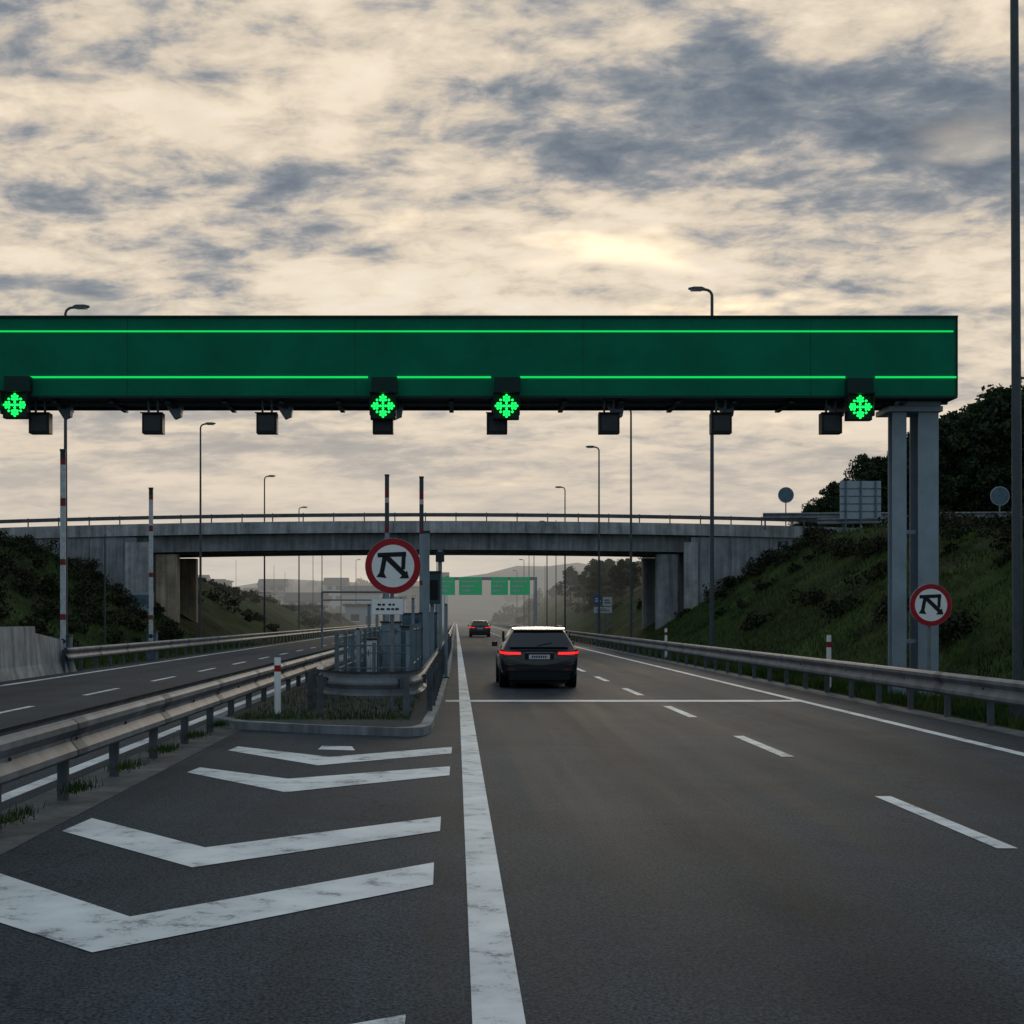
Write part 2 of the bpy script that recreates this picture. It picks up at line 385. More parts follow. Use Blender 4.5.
def lane_signal(px,py):
    cx=xpx(px,GY-.3); cz=zpx(py,GY-.3); e=MB(); yf=GY-.32
    e.box(cx-.27,cx+.27,yf+.02,GY-.05,cz-.27,cz+.29,'black',.03)
    e.box(cx-.25,cx+.30,yf+.06,GY-.05,cz+.295,cz+.62,'greend')
    e.box(cx-.25,cx+.25,yf+.012,yf+.02,cz-.25,cz+.26,'lens')
    e.box(cx-.28,cx+.28,yf-.14,yf+.02,cz+.27,cz+.292,'black')
    for sx in(-1,1): e.box(cx+sx*.27-.01,cx+sx*.27+.01,yf-.10,yf+.02,cz-.2,cz+.27,'black')
    o=e.obj('lane_signal')
    L=MB()
    def dot(u,v,r=.027): L.disc((cx+u,cz+v),r,yf-.004,yf+.011,'led',8)
    dot(0,0,.024)
    for q in range(4):
        a=q*math.pi/2
        def rot(u,v): return(u*math.cos(a)-v*math.sin(a),u*math.sin(a)+v*math.cos(a))
        for u,v in((0,.225),(.052,.185),(-.052,.185),(0,.165),(.052,.125),(-.052,.125),(0,.105),(0,.055),(.125,.125)):
            dot(*rot(u,v))
    L.obj('led_dots',o)
for px,py in((383,406),(506.5,406),(860,407),(15,405)): lane_signal(px,py)
# ---------------------------------------------------------------- round signs
def round_sign(cx,cy,cz,rad,plate=False,name='traffic_sign',post_r=.035):
    s=MB(); y=cy
    s.disc((cx,cz),rad,y,y+.02,'signback')
    s.disc((cx,cz),rad*.985,y-.004,y,'red',48)
    s.disc((cx,cz),rad*.76,y-.008,y-.004,'white',48)
    k=rad*.55; yy=y-.0115
    def bar(x0,z0,x1,z1,w):
        a=Vector((x0,z0));b_=Vector((x1,z1));d=(b_-a).normalized();n_=Vector((-d.y,d.x))*w/2
        s.flat([(cx+(p.x)*k,cz+(p.y)*k) for p in(a-n_,b_-n_,b_+n_,a+n_)],yy,'black')
    bar(-1.0,.70,.86,.78,.30)
    bar(-.52,.62,-.78,-.72,.30); yy-=.001
    bar(-.44,.60,.88,-.68,.34); yy-=.001
    bar(.70,.74,.66,-.22,.26); yy-=.001
    s.flat([(cx-1.08*k,cz-.70*k),(cx-.42*k,cz-.78*k),(cx-.70*k,cz-.20*k)],yy,'black'); yy-=.001
    s.flat([(cx+.40*k,cz-.80*k),(cx+1.04*k,cz-.80*k),(cx+.92*k,cz-.30*k)],yy,'black')
    s.tube((cx-.02,y+.07,0),(cx-.02,y+.07,cz+rad*.6),post_r,post_r,'galv',12)
    s.box(cx-.12,cx+.08,y+.02,y+.05,cz+.18,cz+.22,'galv'); s.box(cx-.12,cx+.08,y+.02,y+.05,cz-.22,cz-.18,'galv')
    if plate:
        px=cx-.10; z0=cz-rad-.36; z1=cz-rad-.08
        s.box(px-.28,px+.28,y,y+.02,z0,z1,'signback')
        s.box(px-.275,px+.275,y-.004,y,z0+.005,z1-.005,'white')
        for (u0,u1,v) in((-.17,-.11,.6),(-.09,-.04,.6),(.02,.07,.6),(.09,.13,.6),(-.20,-.14,.3),(-.12,-.05,.3),(-.01,.05,.3),(.07,.12,.3),(.14,.2,.3)):
            s.box(px+u0,px+u1,y-.007,y-.004,z0+v*.26,z0+v*.26+.035,'black')
    return s.obj(name)
round_sign(xpx(393,24.5),24.5,zpx(566,24.5),.49,True)
round_sign(xpx(931,29.0),29.0,zpx(605,29.0),.44)
# ---------------------------------------------------------------- lamps
def street_lamp(x,y,top,side,r=.075,arm=.75):
    s=MB(); z0=hgt(x,y)-.1
    s.tube((x,y,z0),(x,y,z0+.45),r*1.6,r*1.5,'pole',12)
    s.tube((x,y,z0+.45),(x,y,top-.15),r,r*.62,'pole',12)
    pts=[(0,-.15),(.04,-.04),(.16,.04),(arm*.6,.07)]
    for a,b_ in zip(pts,pts[1:]): s.tube((x+side*a[0],y,top+a[1]),(x+side*b_[0],y,top+b_[1]),r*.6,r*.6,'pole',8)
    h0=arm*.35;L=.58
    xs_=[h0,h0+.12,h0+.4,h0+L]; hw=[.06,.13,.15,.08]; zz=[(.03,.11),(.02,.14),(.03,.14),(.07,.11)]
    vs=[]
    for a,w_,(l,u) in zip(xs_,hw,zz): vs+=[(x+side*a,y-w_,top+l),(x+side*a,y+w_,top+l),(x+side*a,y+w_*.7,top+u),(x+side*a,y-w_*.7,top+u)]
    fs=[(0,1,2,3),(12,15,14,13)]
    for i in range(3): fs+=[(i*4+j,i*4+(j+1)%4,(i+1)*4+(j+1)%4,(i+1)*4+j) for j in range(4)]
    s.add(vs,fs,'pole'); s.box(min(x+side*(h0+.12),x+side*(h0+.5)),max(x+side*(h0+.12),x+side*(h0+.5)),y-.1,y+.1,top+.005,top+.022,'white')
    return s.obj('street_lamp')
for px,D,py in((712,50,291),(631,71,409),(599,88,448),(565,117,488),(547,150,522),(534,186,545),(524,225,560),(517,265,571)):
    street_lamp(xpx(px,D),D,zpx(py,D),-1,.085 if D<60 else .075)
for px,D,py in((65.5,49,309),(200.5,78,425),(264.5,107,477),(299,137,508),(322,170,530),(341,210,548),(356,250,560)):
    street_lamp(xpx(px,D),D,zpx(py,D),1)
for px,D,py in((463,140,553),(470,230,577)): street_lamp(-1.9,D,zpx(py,D),1)
D=23; X0=xpx(1018,D); X1=xpx(1013.5,D)
p=MB(); p.tube((X0,D,0),(X1,D,14.5),.085,.06,'pole',16); p.tube((X0,D,0),(X0,D,.5),.14,.13,'pole',16)
p.tube((X1,D,14.5),(X1-1.2,D,14.7),.05,.05,'pole',8); p.box(X1-1.9,X1-1.1,D-.15,D+.15,14.63,14.78,'pole',.05); p.obj('street_lamp')
def tpole(px,D,py,name='signal_mast',r=.05):
    s=MB(); x=xpx(px,D); s.tube((x,D,hgt(x,D)-.1),(x,D,zpx(py,D)),r,r*.7,'pole',8); s.box(x-.12,x+.12,D-.12,D+.12,hgt(x,D),hgt(x,D)+.05,'conc'); s.obj(name)
for px,D,py in((105,64,535),(529,170,540),(556,140,520),(313,190,545),(545,230,565),(274,260,565),(236,280,560),(285,300,572)): tpole(px,D,py)
# ---------------------------------------------------------------- raised toll barriers
def toll_barrier(px,D,py,style):
    s=MB(); x=xpx(px,D); top=zpx(py,D)
    s.box(x-.20,x+.20,D+.06,D+.46,.0,1.15,'bluec',.04); s.box(x-.22,x+.22,D+.04,D+.48,1.15,1.2,'dgrey')
    s.tube((x,D-.05,1.0),(x,D+.1,1.0),.09,.09,'dgrey')
    hw=.085 if style==0 else .08
    H_=top-.8
    if style==0: seq=[(0,.14,'polew'),(.14,.17,'redd'),(.17,.42,'polew'),(.42,.45,'redd'),(.45,.72,'polew'),(.72,.76,'redd'),(.76,.93,'polew'),(.93,.96,'redd'),(.96,1,'dgrey')]
    else: seq=[(0,.35,'steel'),(.35,.38,'redd'),(.38,.66,'steel'),(.66,.70,'redd'),(.70,.84,'pole'),(.84,.87,'polew'),(.87,.92,'redd'),(.92,1,'pole')]
    for a,c_,k in seq: s.box(x-hw,x+hw,D-.04,D+.04,.8+a*H_,.8+c_*H_,k,.015)
    s.box(x-hw-.01,x+hw+.01,D-.05,D+.05,top,top+.06,'dgrey')
    s.obj('toll_barrier')
for a in((63,45,451,0),(151,58,489,0),(387,52,476,1),(421.5,53,478,1)): toll_barrier(*a)
# ---------------------------------------------------------------- island clutter
def fence(x,y0,y1,h=1.65,name='metal_fence',zb=.12,dx=0,step=.20):
    s=MB(); L=y1-y0; n=max(2,int(L/2.0))
    for i in range(n+1):
        yy=y0+L*i/n; xx=x+dx*i/n; s.box(xx-.04,xx+.04,yy-.04,yy+.04,zb,zb+h+.06,'mesh')
    for z in(.12,h*.5,h-.05):
        for i in range(n):
            s.tube((x+dx*i/n,y0+L*i/n,zb+z),(x+dx*(i+1)/n,y0+L*(i+1)/n,zb+z),.016,.016,'mesh',6)
    m=int(L/step)
    for i in range(m):
        t=i/m; s.tube((x+dx*t,y0+L*t,zb+.1),(x+dx*t,y0+L*t,zb+h),.006,.006,'mesh',4,False)
    s.obj(name)
fence(-2.30,27,50,1.3); fence(-.85,27,50,1.45,dx=.1)
def crossfence(y,x0,x1,h=1.6):
    s=MB()
    for xx in(x0,(x0+x1)/2,x1): s.box(xx-.03,xx+.03,y-.03,y+.03,.12,.18+h,'mesh')
    for z in(.2,h*.6,h): s.tube((x0,y,.12+z),(x1,y,.12+z),.014,.014,'mesh',6)
    m=int((x1-x0)/.16)
    for i in range(m): xx=x0+(x1-x0)*i/m; s.tube((xx,y,.2),(xx,y,.12+h),.006,.006,'mesh',4,False)
    s.obj('metal_fence')
crossfence(27.0,-2.30,-.85,1.1); crossfence(34,-2.2,-.85,1.3)
def cabinet(x,y,w_,d,h,k='bluec',name='control_cabinet'):
    s=MB(); s.box(x-w_/2-.04,x+w_/2+.04,y-.04,y+d+.04,.1,.24,'conc'); s.box(x-w_/2,x+w_/2,y,y+d,.24,h,k,.02)
    s.box(x-w_/2-.03,x+w_/2+.03,y-.04,y+d+.04,h,h+.05,'dgrey')
    s.box(x-w_/2+.05,x-.01,y-.012,y,.32,h-.07,k); s.box(x+.01,x+w_/2-.05,y-.012,y,.32,h-.07,k)
    s.box(x-.05,x-.025,y-.04,y-.012,.8,.95,'galv'); 
    for i in range(4): s.box(x+.06,x+w_/2-.1,y-.016,y-.012,h-.2-i*.05,h-.18-i*.05,'black')
    s.obj(name)
cabinet(-1.25,38,.5,.5,1.5,'bluec'); cabinet(-2.0,43,.6,.6,1.6,'steel'); cabinet(-.95,48,.6,.6,1.9,'bluec'); cabinet(-1.75,55,.9,.7,1.9,'bluec'); cabinet(-2.15,35,.3,.3,1.2,'white')
s=MB(); x=xpx(426,33); s.box(x-.08,x+.08,33,33.22,.12,zpx(533,33),'steel',.03); s.box(x-.12,x+.12,32.96,33.26,.12,.3,'conc'); s.box(x-.10,x+.10,32.97,33.25,zpx(533,33),zpx(533,33)+.05,'dgrey'); s.obj('steel_mast')
s=MB(); x=xpx(432,36); s.box(x-.22,x+.22,36,36.2,zpx(604,36),zpx(573,36),'tealc',.03); s.box(x-.24,x+.24,35.96,36.24,zpx(573,36),zpx(573,36)+.05,'dgrey'); s.box(x-.05,x+.05,36.2,36.3,.12,zpx(575,36),'steel'); s.box(x-.15,x+.15,35.99,36,zpx(600,36),zpx(580,36),'black'); s.obj('payment_sign')
s=MB(); x=xpx(440,42)
s.box(x-.06,x+.06,42,42.12,.12,zpx(550,42),'steel'); s.box(x-.13,x+.13,41.9,42,zpx(562,42),zpx(552,42),'dgrey'); s.obj('camera_mast')
for px,D,h in((358,30,1.5),(408,29,1.5),(369,40,2.1),(413,41,2.3),(401,47,2.4),(446,38,2.1),(350,33,1.4),(377,45,2.0),(392,37,1.7)):
    s=MB(); x=xpx(px,D); s.tube((x,D,.1),(x,D,h),.045,.045,'steel',10); s.tube((x,D,h),(x,D,h+.04),.055,.03,'dgrey',10); s.box(x-.09,x+.09,D-.09,D+.09,.12,.16,'dgrey'); s.obj('bollard_post')
def delin(x,y,h):
    s=MB(); z=hgt(x,y)
    s.box(x-.055,x+.055,y-.03,y+.03,z,z+h*.78,'white',.02); s.box(x-.055,x+.055,y-.03,y+.03,z+h*.78,z+h*.88,'red',.02); s.box(x-.055,x+.055,y-.03,y+.03,z+h*.88,z+h,'white',.02)
    s.box(x-.08,x+.08,y-.05,y+.05,z,z+.02,'dgrey'); s.obj('delineator_post')
delin(-3.02,23.7,1.08); delin(8.95,33.6,1.34); delin(9.0,60,1.3)
s=MB(); D=82
for px in(322,384): x=xpx(px,D); s.tube((x,D,0),(x,D,zpx(592,D)),.06,.06,'galv')
s.tube((xpx(322,D),D,zpx(592,D)),(xpx(384,D),D,zpx(592,D)),.06,.06,'galv'); s.tube((xpx(322,D),D,zpx(600,D)),(xpx(384,D),D,zpx(600,D)),.04,.04,'galv'); s.obj('height_barrier')
# ---------------------------------------------------------------- overpass
O=empty('overpass_bridge'); BY0,BY1=91.5,101.5
def camber(x): return .28-.00058*(x+2)**2
def deckseg(mb,y0,y1,z0,z1,k,xa=-62,xb=75,step=3.0):
    x=xa; vs=[];n=0
    while x<=xb+.01:
        c_=camber(x); vs+=[(x,y0,z0+c_),(x,y1,z0+c_),(x,y1,z1+c_),(x,y0,z1+c_)]; x+=step;n+=1
    fs=[(i*4+j,(i+1)*4+j,(i+1)*4+(j+1)%4,i*4+(j+1)%4) for i in range(n-1) for j in range(4)]
    mb.add(vs,fs+[(0,1,2,3),(4*n-1,4*n-2,4*n-3,4*n-4)],k)
b=MB()
deckseg(b,BY0+.3,BY1-.3,7.25,7.62,'conc')
deckseg(b,BY0,BY0+.3,7.05,7.82,'conc_l'); deckseg(b,BY1-.3,BY1,7.05,7.82,'conc_l')
for yy in(BY0+.85,BY0+3.3,BY0+5.8,BY0+8.3): deckseg(b,yy,yy+.8,5.98,7.25,'conc',-22,16.2,1.91)
b.obj('deck',O)
ra=MB()
for yy in(BY0+.12,BY1-.12):
    x=-60
    while x<74:
        ra.box(x-.035,x+.035,yy-.035,yy+.035,7.8+camber(x),8.38+camber(x),'galvp'); x+=2
deckseg(ra,BY0+.02,BY0+.08,8.10,8.34,'galvp'); deckseg(ra,BY1-.08,BY1-.02,8.10,8.34,'galvp')
ra.obj('railings',O)
ab=MB()
def xbox(x0,x1,y0,y1,z0,z1,k): ab.box(x0,x1,y0,y1,z0,z1,k)
xbox(-24,-20.4,BY0+.5,BY1-.5,0,5.95,'conc'); xbox(15.1,18.6,BY0+.5,BY1-.5,0,5.95,'conc')
xbox(-24,-21.2,BY0+.5,BY1-.5,5.95,7.22,'conc'); xbox(15.9,18.6,BY0+.5,BY1-.5,5.95,7.22,'conc')
xbox(-40,-20.9,BY0+.15,BY0+.5,0,7.03,'conc'); xbox(15.4,36,BY0+.15,BY0+.5,0,7.03,'conc')
xbox(-21.6,-20.0,BY0-.1,BY0+.15,0,6.7,'conc_l'); xbox(14.9,15.8,BY0-.1,BY0+.15,0,6.7,'conc_l')
x=-39
while x<-22: ab.box(x-.02,x+.02,BY0+.12,BY0+.15,0,7.0,'conc_d'); x+=2.5
x=18
while x<34: ab.box(x-.02,x+.02,BY0+.12,BY0+.15,0,7.0,'conc_d'); x+=2.5
ab.obj('abutments',O)
pr=MB()
for yy in(92.6,99.2):
    pr.box(-19.98,-18.45,yy,yy+1.1,0,5.97,'conc_tan',.15); pr.box(13.3,14.8,yy,yy+1.1,0,5.97,'conc',.15)
pr.obj('piers',O)
s=MB(); s.box(-20.6,-19.0,88,88.06,1.7,3.4,'signback'); s.box(-20.5,-20.42,88.06,88.14,0,3.2,'galv'); s.box(-19.2,-19.12,88.06,88.14,0,3.2,'galv'); s.box(-20.5,-19.1,87.98,88,2.6,3.2,'bluec'); s.obj('notice_board')
guardrail(line(23,88.5,70,80,20),1,zf=lambda x,y:7.25,post=2.5)
guardrail(line(20,90.5,60,88,20),1,zf=lambda x,y:7.75,post=2.5)
def back_round(px,D,py,rad):
    s=MB(); x=xpx(px,D); z=zpx(py,D); s.disc((x,z),rad,D,D+.03,'signback'); s.disc((x,z),rad*.93,D-.006,D,'bluec'); s.tube((x,D+.06,hgt(x,D)-.2),(x,D+.06,z+rad*.5),.04,.04,'galv'); s.obj('round_sign')
back_round(786,97,495,.55); back_round(1000,80,496,.55)
s=MB(); D=88; x0=xpx(840,D);x1=xpx(881,D); z0=zpx(519,D);z1=zpx(481,D)
s.box(x0,x1,D,D+.05,z0,z1,'signback')
for i in range(1,5): zz=z0+(z1-z0)*i/5; s.box(x0,x1,D-.03,D,zz-.03,zz+.03,'bluec')
for xx in(x0+.35,(x0+x1)/2,x1-.35): s.box(xx-.05,xx+.05,D-.1,D-.03,6.0,z1,'bluec')
s.obj('direction_sign')
G2=empty('sign_gantry'); D=150
s=MB(); xa=xpx(436,D); xb=xpx(536,D)
for x in(xa,xb): s.box(x-.12,x+.12,D,D+.3,0,zpx(577,D),'steel')
s.box(xa,xb,D+.1,D+.5,zpx(580,D),zpx(577,D),'steel'); s.obj('frame',G2)
s=MB()
for a,c_ in((440,455),(459,482),(491,508),(510,530)):
    s.box(xpx(a,D),xpx(c_,D),D-.1,D+.05,zpx(595,D),zpx(577,D),'signgreen')
    u0=xpx(a,D);u1=xpx(c_,D)
    for q in(.2,.45,.7): s.box(u0+(u1-u0)*.12,u0+(u1-u0)*(.35+q*.7),D-.12,D-.1,zpx(595,D)+q*1.95,zpx(595,D)+q*1.95+.14,'polew')
s.obj('panels',G2)
def board(px0,px1,py0,py1,D,k,name='road_sign'):
    s=MB(); s.box(xpx(px0,D),xpx(px1,D),D,D+.05,zpx(py1,D),zpx(py0,D),k)
    for t_ in(.2,.8): xx=xpx(px0+(px1-px0)*t_,D); s.tube((xx,D+.1,0),(xx,D+.1,zpx(py0,D)),.05,.05,'galv',8)
    a,c_=xpx(px0,D),xpx(px1,D); z0=zpx(py1,D);z1=zpx(py0,D)
    kk='black' if k in('white','polew') else 'white'
    s.box(a+(c_-a)*.15,c_-(c_-a)*.3,D-.01,D,z0+(z1-z0)*.6,z0+(z1-z0)*.72,kk)
    s.box(a+(c_-a)*.15,c_-(c_-a)*.15,D-.01,D,z0+(z1-z0)*.3,z0+(z1-z0)*.42,kk)
    s.obj(name)
board(594,602,596,604,118,'signblue'); board(603,612,597,606,118,'polew'); board(594,612,607,613,118,'polew')
def building(x0,x1,y0,y1,h,k,gable=False):
    E=empty('service_building'); s=MB(); s.box(x0,x1,y0,y1,-.5,h,k); s.obj('walls',E)
    s=MB()
    if gable:
        ym=(y0+y1)/2; s.add([(x0-.3,y0-.4,h),(x1+.3,y0-.4,h),(x1+.3,y1+.4,h),(x0-.3,y1+.4,h),(x0-.3,ym,h+2.0),(x1+.3,ym,h+2.0)],[(0,1,5,4),(2,3,4,5),(1,2,5),(3,0,4),(0,3,2,1)],'dgrey')
    else: s.box(x0-.4,x1+.4,y0-.5,y1+.5,h,h+.35,'dgrey')
    s.obj('roof',E)
    s=MB(); z=1.2
    while z<h-1.2:
        x=x0+1
        while x<x1-2: s.box(x,x+1.4,y0-.03,y0,z,z+1.2,'black'); s.box(x-.08,x+1.48,y0-.08,y0-.03,z-.12,z-.02,'white'); x+=2.4
        z+=2.8
    s.obj('windows',E); s=MB(); s.box(x1-.95,x1-.1,y0-.03,y0,0,2.1,'dgrey'); s.obj('door',E)
building(-35,-27.5,205,215,4.2,'bluec'); building(-26,-21,215,225,3.4,'bluec'); building(-19,-14.5,240,250,3.8,'signback')
building(-52,-40,300,312,7.0,'signback'); building(-38,-29,310,320,5.5,'signback',True); building(-27,-18,330,340,7.5,'signback',True); building(-74,-58,345,357,9.5,'conc',True); building(-15.5,-11,300,310,6,'signback')
rb=random.Random(5)
for i in range(14):
    y0=rb.uniform(370,420); x0=-95+i*6.5+rb.uniform(-2,2); building(x0,x0+rb.uniform(5,8),y0,y0+9,rb.uniform(7,13),rb.choice(['signback','conc_l','conc','bluec']),rb.random()<.6)
# ---------------------------------------------------------------- vegetation
def rnd_unit(n):
    v=NR.normal(size=(n,3)); return v/np.linalg.norm(v,axis=1,keepdims=True)
def leaf_quads(c,size):
    n=len(c); nrm=rnd_unit(n); a=np.cross(nrm,rnd_unit(n)); a/=np.linalg.norm(a,axis=1,keepdims=True)+1e-9; b_=np.cross(nrm,a)
    s_=(size*(.6+.8*NR.random(n)))[:,None]
    return np.stack([c-a*s_*.5,c-b_*s_*.28,c+a*s_*.5,c+b_*s_*.28],1).reshape(-1,3)
def mesh_np(name,parts,mats):
    V=[];Fa=[];I=[];o=0
    for v,f,i in parts:
        V.append(v); f=np.asarray(f)+o; Fa+=f.tolist(); I+=[i]*len(f); o+=len(v)
    me=bpy.data.meshes.new(name); me.from_pydata(np.concatenate(V).tolist(),[],Fa)
    for k in mats: me.materials.append(M[k])
    me.polygons.foreach_set('material_index',I); me.update(); return me
def crown_pts(cl,per):
    P=[]
    for (c,r) in cl:
        u=rnd_unit(per); rad=r*(.35+.65*NR.random(per)**.5)
        P.append(np.array(c)+u*rad[:,None]*np.array([1,1,.75]))
    return np.concatenate(P)
def tree_mesh(name,h,seed,leafsize=.3,per=130,spread=.34,base=.3):
    rr=random.Random(seed); t=MB()
    lean=(rr.uniform(-.03,.03)*h,rr.uniform(-.03,.03)*h); prev=(0,0,-.3)
    for i in range(1,6):
        q=(lean[0]*i/5+rr.uniform(-.1,.1),lean[1]*i/5,h*.88*i/5)
        t.tube(prev,q,.022*h*(1-.16*(i-1)),.022*h*(1-.16*i),'bark',8,False); prev=q
    cl=[]; nb=22
    for i in range(nb):
        f=base+(1-base)*(i/nb)**.9; z=h*f*.92; a=rr.uniform(0,6.28)
        w_=h*spread*math.sin(math.pi*min(1,(f-base)/(1-base)*.75+.22))*rr.uniform(.55,1.1)
        e=(math.cos(a)*w_+lean[0]*f,math.sin(a)*w_+lean[1]*f,z+rr.uniform(-.02,.06)*h)
        t.tube((lean[0]*f,lean[1]*f,z-.08*h),e,.007*h,.003*h,'bark',5,False)
        cl.append((e,h*rr.uniform(.06,.11)))
        if rr.random()<.7:
            g_=.5; cl.append(((e[0]*g_+rr.uniform(-.3,.3),e[1]*g_+rr.uniform(-.3,.3),z+rr.uniform(0,.06)*h),h*rr.uniform(.05,.09)))
    cl.append(((lean[0],lean[1],h*.95),h*.06))
    P=crown_pts(cl,per); v=leaf_quads(P,np.full(len(P),leafsize))
    f=np.arange(len(v)).reshape(-1,4)
    me=bpy.data.meshes.new(name)
    vv=t.v+v.tolist(); o=len(t.v); ff=list(t.f)+(f+o).tolist()
    me.from_pydata(vv,[],ff); me.materials.append(M['bark']); me.materials.append(M['leaf'])
    me.polygons.foreach_set('material_index',[0]*len(t.f)+[1]*len(f)); me.update(); return me
TM=[tree_mesh('pine_tree_mesh',10,11,.34),tree_mesh('pine_tree_mesh',10,23,.32,spread=.28),tree_mesh('pine_tree_mesh',10,37,.34,spread=.38,base=.38),tree_mesh('pine_tree_mesh',10,53,.3,spread=.3,base=.2)]
def tree(x,y,h,z=None):
    o=bpy.data.objects.new('pine_tree',R.choice(TM)); bpy.context.collection.objects.link(o)
    o.location=(x,y,(hgt(x,y) if z is None else z)-.1); sc=h/10; o.scale=(sc*R.uniform(.9,1.2),sc*R.uniform(.9,1.2),sc); o.rotation_euler=(0,0,R.uniform(0,6.28))
def skyline(px):
    pts=[(795,516),(830,492),(860,458),(885,450),(905,445),(935,424),(960,408),(985,394),(1010,386),(1060,380),(1120,395)]
    for (a,b_),(c_,d) in zip(pts,pts[1:]):
        if a<=px<=c_: return b_+(d-b_)*(px-a)/(c_-a)
    return 400
px=798
while px<1110:
    for D in(R.uniform(106,112),R.uniform(118,132)):
        x=xpx(px+R.uniform(-8,8),D); top=zpx(skyline(px)+R.uniform(-6,16),D); tree(x,D,max(2.2,top-hgt(x,D)))
    px+=R.uniform(9,14)
for i in range(20):
    D=R.uniform(116,220); x=R.uniform(14.5,22)+ (D-112)*.02; h_=min(R.uniform(3.5,6.5),zpx(556,D)-hgt(x,D)-.2)
    if h_>1.5: tree(x,D,h_)
def clump_mesh(name,items,leaf,per,k):
    P=[]
    for(x,y,z,r) in items:
        n=int(per*max(.5,r)); 
        sub=[((x+R.uniform(-.6,.6)*r,y+R.uniform(-.6,.6)*r,z+R.uniform(.1,.7)*r),r*R.uniform(.35,.6)) for _ in range(5)]
        P.append(crown_pts(sub,n//5))
    P=np.concatenate(P); v=leaf_quads(P,np.full(len(P),leaf)); f=np.arange(len(v)).reshape(-1,4)
    me=mesh_np(name,[(v,f,0)],[k]); o=bpy.data.objects.new(name,me); bpy.context.collection.objects.link(o); return o
it=[]
while len(it)<115:
    y=R.uniform(38,91); x=R.uniform(13.5,34)
    if hgt(x,y)<.8: continue
    if noise.noise(Vector((x*.13,y*.09,5)))<-.02 and R.random()<.85: continue
    if x/y<.30 and R.random()<.5: continue
    it.append((x,y,hgt(x,y)-.1,R.uniform(.5,1.15)))
for i in range(22): x=R.uniform(15.5,23); it.append((x,R.uniform(84,91),hgt(x,89),R.uniform(.5,1.0)))
for i in range(40): y=R.uniform(70,90); x=y*R.uniform(.32,.42); it.append((x,y,hgt(x,y),R.uniform(.7,1.3)))
clump_mesh('shrubs',it,.16,480,'leafb')
it=[]
while len(it)<180:
    y=R.uniform(50,91); x=-R.uniform(16.3,33)
    it.append((x,y,hgt(x,y)-.1,R.uniform(.5,1.2)))
clump_mesh('shrubs',it,.18,380,'leafb')
it=[]
for i in range(210):
    y=R.uniform(106,235); sgn=R.choice((-1,-1,1)); x=(R.uniform(15.5,30) if sgn>0 else -R.uniform(16.5,38)); it.append((x,y,hgt(x,y)-.25,R.uniform(.5,1.5)))
clump_mesh('shrubs',it,.27,220,'leafb')
it=[]
for i in range(480):
    y=R.uniform(270,640); x=R.uniform(-190,190)
    if abs(x+3)<14 or (-80<x<-8 and y<360): continue
    it.append((x,y,hgt(x,y)-.5+(hh(x,y) if y>420 else 0)*1.0,R.uniform(2.0,4.0)))
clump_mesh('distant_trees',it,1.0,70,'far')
def grass(n,fx,name,hmin=.08,hmax=.3,wd=.025):
    V=np.zeros((n,3,3))
    c=0
    while c<n:
        x,y=fx(); z=hgt(x,y) if not(-4<x<0) else .125
        h=R.uniform(hmin,hmax); a=R.uniform(0,3.14); dx=math.cos(a)*wd;dy=math.sin(a)*wd
        V[c]=[[x-dx,y-dy,z-.02],[x+dx,y+dy,z-.02],[x+R.uniform(-.4,.4)*h,y+R.uniform(-.4,.4)*h,z+h]]; c+=1
    me=mesh_np(name,[(V.reshape(-1,3),np.arange(n*3).reshape(-1,3),0)],['grass']); o=bpy.data.objects.new(name,me); bpy.context.collection.objects.link(o)
def fx1():
    y=18+74*R.random()**1.3; return (8.95+R.random()**1.6*20,y)
grass(75000,fx1,'grass',.06,.26,.026)
grass(24000,lambda:(8.85+R.random()*3.5,R.uniform(17,40)),'grass',.05,.18,.010)
grass(20000,lambda:(-12.9-R.random()*17,R.uniform(42,92)),'grass',.1,.28,.028)
grass(4500,lambda:(-.75-R.random()*2.8, 22.4+R.random()**2*20),'grass',.03,.12,.009)
grass(1400,lambda:(-3.62+R.gauss(0,.07),R.choice([9.5,11.4,13.4,15.4,17.4,19.4,21.4])+R.gauss(0,.22)),'grass',.02,.10,.006)
